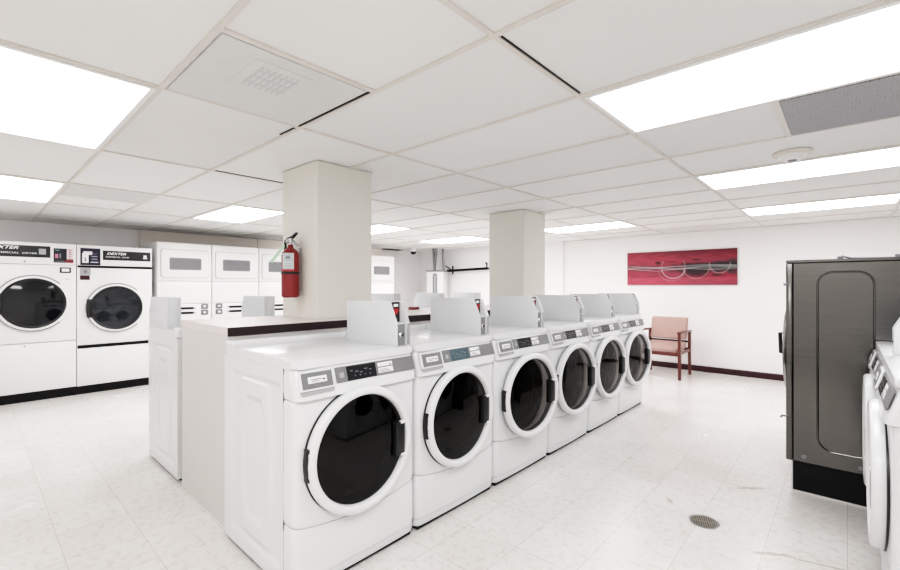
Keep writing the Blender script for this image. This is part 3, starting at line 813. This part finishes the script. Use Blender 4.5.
bm = bmesh.new(); tube(bm, [(sx0+.01, 3.50, 1.31), (sx0-.012, 3.50, 1.31)], .008, 8); tube(bm, [(sx0+.01, 3.497, .475), (sx0-.02, 3.50, .472), (sx0-.026, 3.50, .46)], .006, 8); obj('latch', bm, 'mgrey', fr)
bm = bmesh.new()
tube(bm, [(-.03, 3.9, 1.46), (-.03, 3.9, 1.50), (.02, 3.9, 1.482), (.14, 3.9, 1.478), (.30, 3.9, 1.476)], .008, 8)
bx(bm, -.05, -.02, 3.88, 3.92, 1.46, 1.50, .004, 1); bx(bm, .22, .25, 3.88, 3.92, 1.46, 1.50, .004, 1); bx(bm, .34, .36, 3.88, 3.92, 1.46, 1.51, .004, 1)
obj('top_fitting', bm, 'mgrey', t)

# ------------------------------------------------------------------ armchair
t = thing('armchair', 'mahogany armchair with pink upholstered seat and back against the back wall', 'chair', (-1.985, 6.86, 0), 0)
W = .275
bm = bmesh.new(); bx(bm, -W+.03, W-.03, -.26, .20, .36, .455, .03, 4)
for v in bm.verts: v.co.z += -.03*(-(v.co.y)/.26)+.01
obj('seat', bm, 'fabric', t)
bm = bmesh.new(); bx(bm, -W+.015, W-.03, .0, .065, .51, .83, .025, 4)
for v in bm.verts: v.co.y += .18+.22*(v.co.z-.51); v.co.z += .01*(1-(v.co.x/W)**2)
obj('backrest', bm, 'fabric', t)
for sx in (-1, 1):
    x = sx*W
    bm = bmesh.new(); prism(bm, [(-.30, 0), (-.262, 0), (-.255, .35), (-.258, .655), (-.305, .655), (-.305, .35)], 'x', x-.018, x+.018, bev=.004); obj('leg', bm, 'wood', t)
    bm = bmesh.new(); prism(bm, [(.235, 0), (.27, 0), (.245, .35), (.255, .64), (.215, .64), (.205, .35)], 'x', x-.018, x+.018, bev=.004); obj('leg', bm, 'wood', t)
    bm = bmesh.new(); prism(bm, [(-.315, .635), (-.315, .662), (-.1, .672), (.262, .655), (.262, .628), (-.1, .645)], 'x', x-.026, x+.026, bev=.006); obj('armrest', bm, 'wood', t)
bm = bmesh.new()
bx(bm, -W+.015, W-.015, -.295, -.265, .325, .375, .004, 1); bx(bm, -W+.015, W-.015, .20, .225, .36, .40, .004, 1)
for sx in (-1, 1): bx(bm, sx*W-.012, sx*W+.012, -.27, .22, .345, .385, .003, 1)
obj('seat_rail', bm, 'wood', t)
bm = bmesh.new(); bx(bm, -W+.015, W-.015, .175, .20, .475, .505, .003, 1); obj('back_rail', bm, 'edge', t)

# ------------------------------------------------------------------ red abstract picture
def art(u, v):
    r = (.36-.13*u+.05*math.sin(5*u)*math.sin(9*v+3*u), .055-.03*u, .085-.035*u)
    n = math.sin(31*u+4*math.sin(17*v))*math.sin(23*v+9*u)*.5+.5
    r = tuple(q*(.82+.3*n) for q in r)
    top = sstep(.72, 1.0, v)*.55; r = tuple(q*(1-top*(.4+.6*u)) for q in r)
    if v < .22: r = tuple(min(1, q*1.25+.02) for q in r)
    mid = .50+.02*math.sin(7*u)
    wd = .07+.10*sstep(.3, .8, u)+.03*math.sin(13*u+1)+.02*math.sin(47*u)
    k = sstep(wd+.06, wd*.6, abs(v-mid))*(.45+.5*sstep(.35, .62, u))*(.8+.2*math.sin(60*u+20*v))
    c = [a*(1-k)+b*k for a, b in zip(r, (.03, .026, .03))]
    for cx, cy, sx, sy in ((.67, .40, .11, .17), (.80, .56, .25, .07), (.66, .72, .04, .02), (.60, .58, .04, .06), (.83, .28, .05, .03), (.90, .52, .12, .13), (.42, .68, .06, .012), (.31, .66, .03, .05)):
        q = sstep(1.25, .6, math.hypot((u-cx)/sx, (v-cy)/sy))*.85
        c = [x*(1-q)+y*q for x, y in zip(c, (.022, .012, .016))]
    for a, f, ph, am in ((.50, 5, .3, .04), (.55, 4, 2, .035), (.45, 6, 1, .04), (.53, 3, 4, .02), (.48, 9, 2, .03)):
        l = a+am*math.sin(f*u*2+ph)*(1-.6*u); q = sstep(.018, .0, abs(v-l))*(.5-.1*math.sin(9*u+a*40))
        c = [x*(1-q)+y*q for x, y in zip(c, (.42, .44, .43))]
    for cx, cy, rr, al, lo, hi in ((.455, .52, .11, .6, 0, .46), (.44, .50, .13, .18, 0, .40), (.66, .52, .115, .25, .0, .46), (.86, .58, .085, .32, 0, .62), (.455, .52, .11, .25, .5, .7)):
        if lo <= v <= hi:
            q = sstep(.007, .0, abs(math.hypot(u-cx, (v-cy)*.34)-rr))*al
            c = [x*(1-q)+y*q for x, y in zip(c, (.70, .58, .56))]
    return c
t = thing('picture', 'wide red abstract canvas with black band and pale streaks on the back wall', 'picture', (-1.965, Y1, 1.585))
bm = bmesh.new(); bx(bm, -.785, .785, -.022, -.001, -.268, .268, .002, 1); obj('canvas_frame', bm, 'base', t)
FACE_NY = Matrix(((1, 0, 0, 0), (0, 0, -1, 0), (0, 1, 0, 0), (0, 0, 0, 1)))
printed('canvas', at(FACE_NY, 0, -.0235, 0), 1.57, .536, 260, 100, art, t, 'paint')

# ------------------------------------------------------------------ fire extinguisher on the near pillar
t = thing('fire_extinguisher', 'red fire extinguisher hanging on the near pillar', 'fire extinguisher', (-2.815, 1.475, 1.222))
R = .058
bm = bmesh.new(); lathe(bm, [(0, .006), (R*.85, 0), (R, .012), (R, .285), (R*.93, .305), (R*.7, .325), (R*.38, .338), (.018, .345), (.018, .36), (0, .36)], 'z', seg=40); obj('cylinder', bm, 'red', t)
bm = bmesh.new(); lathe(bm, [(R+.001, .158), (R+.003, .160), (R+.003, .172), (R+.001, .174)], 'z', seg=40); obj('strap', bm, 'black', t)
def lab(u, v):
    c = (.62, .66, .66)
    if int(v*22) % 2 == 0 and .1 < u < .9 and not .45 < v < .52: c = (.40, .45, .46)
    if .3 < u < .7 and .66 < v < .85: c = (.22, .27, .28)
    if v < .08: c = (.5, .05, .05)
    return c
o = printed('label_sheet', Matrix.Identity(4), 1, 1, 24, 40, lab, t)
for v in o.data.vertices:
    a = -.78+(v.co.x)*1.35; z = .18+(v.co.y+.5)*.12
    v.co = Vector(((R+.0012)*math.cos(a), (R+.0012)*math.sin(a), z))
bm = bmesh.new()
lathe(bm, [(.015, .355), (.015, .385), (.02, .385), (.02, .40), (0, .402)], 'z', seg=16)
bx(bm, -.03, .03, -.012, .012, .372, .392, .004, 1); lathe(bm, [(0, -.03), (.014, -.03), (.015, -.012)], 'y', (0, 0, .382), 16); obj('valve', bm, 'chrome', t)
bm = bmesh.new(); prism(bm, [(-.035, .400), (-.035, .410), (.03, .414), (.085, .438), (.088, .428), (.032, .400)], 'y', -.009, .009, bev=.002); obj('lever', bm, 'black', t)
bm = bmesh.new(); prism(bm, [(.0, .392), (.02, .396), (.105, .350), (.10, .340), (.03, .372)], 'y', -.009, .009, bev=.002); obj('handle', bm, 'alu', t)
bm = bmesh.new(); tube(bm, bez([(-.02, 0, .388), (-.05, -.005, .39), (-.072, 0, .355), (-.068, 0, .30), (-.066, -.01, .19), (-.064, -.01, .15)]), .010, 10); obj('hose', bm, 'black', t)
bm = bmesh.new()
V_ = [bm.verts.new(p) for p in ((-.03, -.03, .365), (-.02, -.03, .345), (-.085, -.085, .235), (-.105, -.10, .24))]
bm.faces.new(V_); V2 = [bm.verts.new(v.co+Vector((.001, -.001, 0))) for v in V_]; bm.faces.new(V2[::-1])
for i in range(4): bm.faces.new((V_[i], V_[(i+1) % 4], V2[(i+1) % 4], V2[i]))
obj('inspection_tag', bm, 'tag', t)
bm = bmesh.new(); bx(bm, -.012, .012, .056, .0745, .05, .34, .002, 1); obj('wall_bracket', bm, 'alu', t)

# ------------------------------------------------------------------ floor drain
t = thing('floor_drain', 'small round metal floor drain in the pale floor at lower right', 'drain', (-.585, 2.725, 0)); t.scale = (.83, .83, 1)
bm = bmesh.new()
lathe(bm, [(.080, .0005), (.088, .001), (.090, .003), (.082, .004), (.076, .002), (.074, .0005)], 'z', seg=40)
for v in bm.verts:
    a = math.atan2(v.co.y, v.co.x); k = 1+.02*math.sin(5*a)+.01*math.sin(8*a); v.co.x *= k; v.co.y *= k
obj('rim', bm, 'pipe', t)
bm = bmesh.new(); lathe(bm, [(0, .0010), (.075, .0010)], 'z', seg=40); obj('sump', bm, 'gap', t)
bm = bmesh.new()
for k in range(-5, 6):
    L_ = math.sqrt(max(0, .074**2-(k*.013)**2)); bx(bm, -L_, L_, k*.013-.0042, k*.013+.0042, .001, .0032)
bx(bm, -.004, .004, -.073, .073, .001, .0034)
g = obj('grate', bm, mat('drain_metal', (.22, .20, .17), .55, metal=.3), t); g.rotation_euler = (0, 0, 1.9)

# ------------------------------------------------------------------ fill lamps (unseen, added above and behind the viewpoint)
def area(name, loc, sx, sy, power):
    l = bpy.data.lights.new(name, 'AREA'); l.shape = 'RECTANGLE'; l.size = sx; l.size_y = sy; l.energy = power; l.color = (1, .99, .985)
    o = bpy.data.objects.new(name, l); COL.objects.link(o); o.location = loc
    return o
area('fill_light', (-.24, .0, CEIL-.03), 1.2, .57, 30)
area('fill_light', (-.24, -1.66, CEIL-.03), 1.2, .57, 6)
area('fill_light', (-2.77, -1.66, CEIL-.03), 1.2, .57, 6)
area('fill_light', (-5.3, -1.66, CEIL-.03), 1.2, .57, 6)
w = bpy.data.worlds.new('World'); bpy.context.scene.world = w; w.use_nodes = True
w.node_tree.nodes['Background'].inputs[0].default_value = (1, 1, 1, 1); w.node_tree.nodes['Background'].inputs[1].default_value = .6

# ------------------------------------------------------------------ camera
cam = bpy.data.cameras.new('camera'); cam.sensor_width = 36; cam.lens = 437/900*36; cam.shift_y = 1/900; cam.clip_start = .02
co = bpy.data.objects.new('camera', cam); COL.objects.link(co)
co.location = (0, 0, 1.3); co.rotation_euler = (PI/2, 0, .738)
sc = bpy.context.scene; sc.camera = co
sc.view_settings.view_transform = 'Standard'; sc.view_settings.look = 'None'; sc.view_settings.exposure = 0; sc.view_settings.gamma = 1.0
sc.view_settings.use_curve_mapping = True
cm = sc.view_settings.curve_mapping; cc = cm.curves[3]
for p, q in ((.04, .030), (.25, .325), (.5, .60), (.75, .785)): cc.points.new(p, q)
cc.points[-1].location = (1.0, .90)
cm.update()
sc.cycles.max_bounces = 10; sc.cycles.diffuse_bounces = 6; sc.cycles.transparent_max_bounces = 8
sc.cycles.use_denoising = True
sc.cycles.sample_clamp_indirect = 8
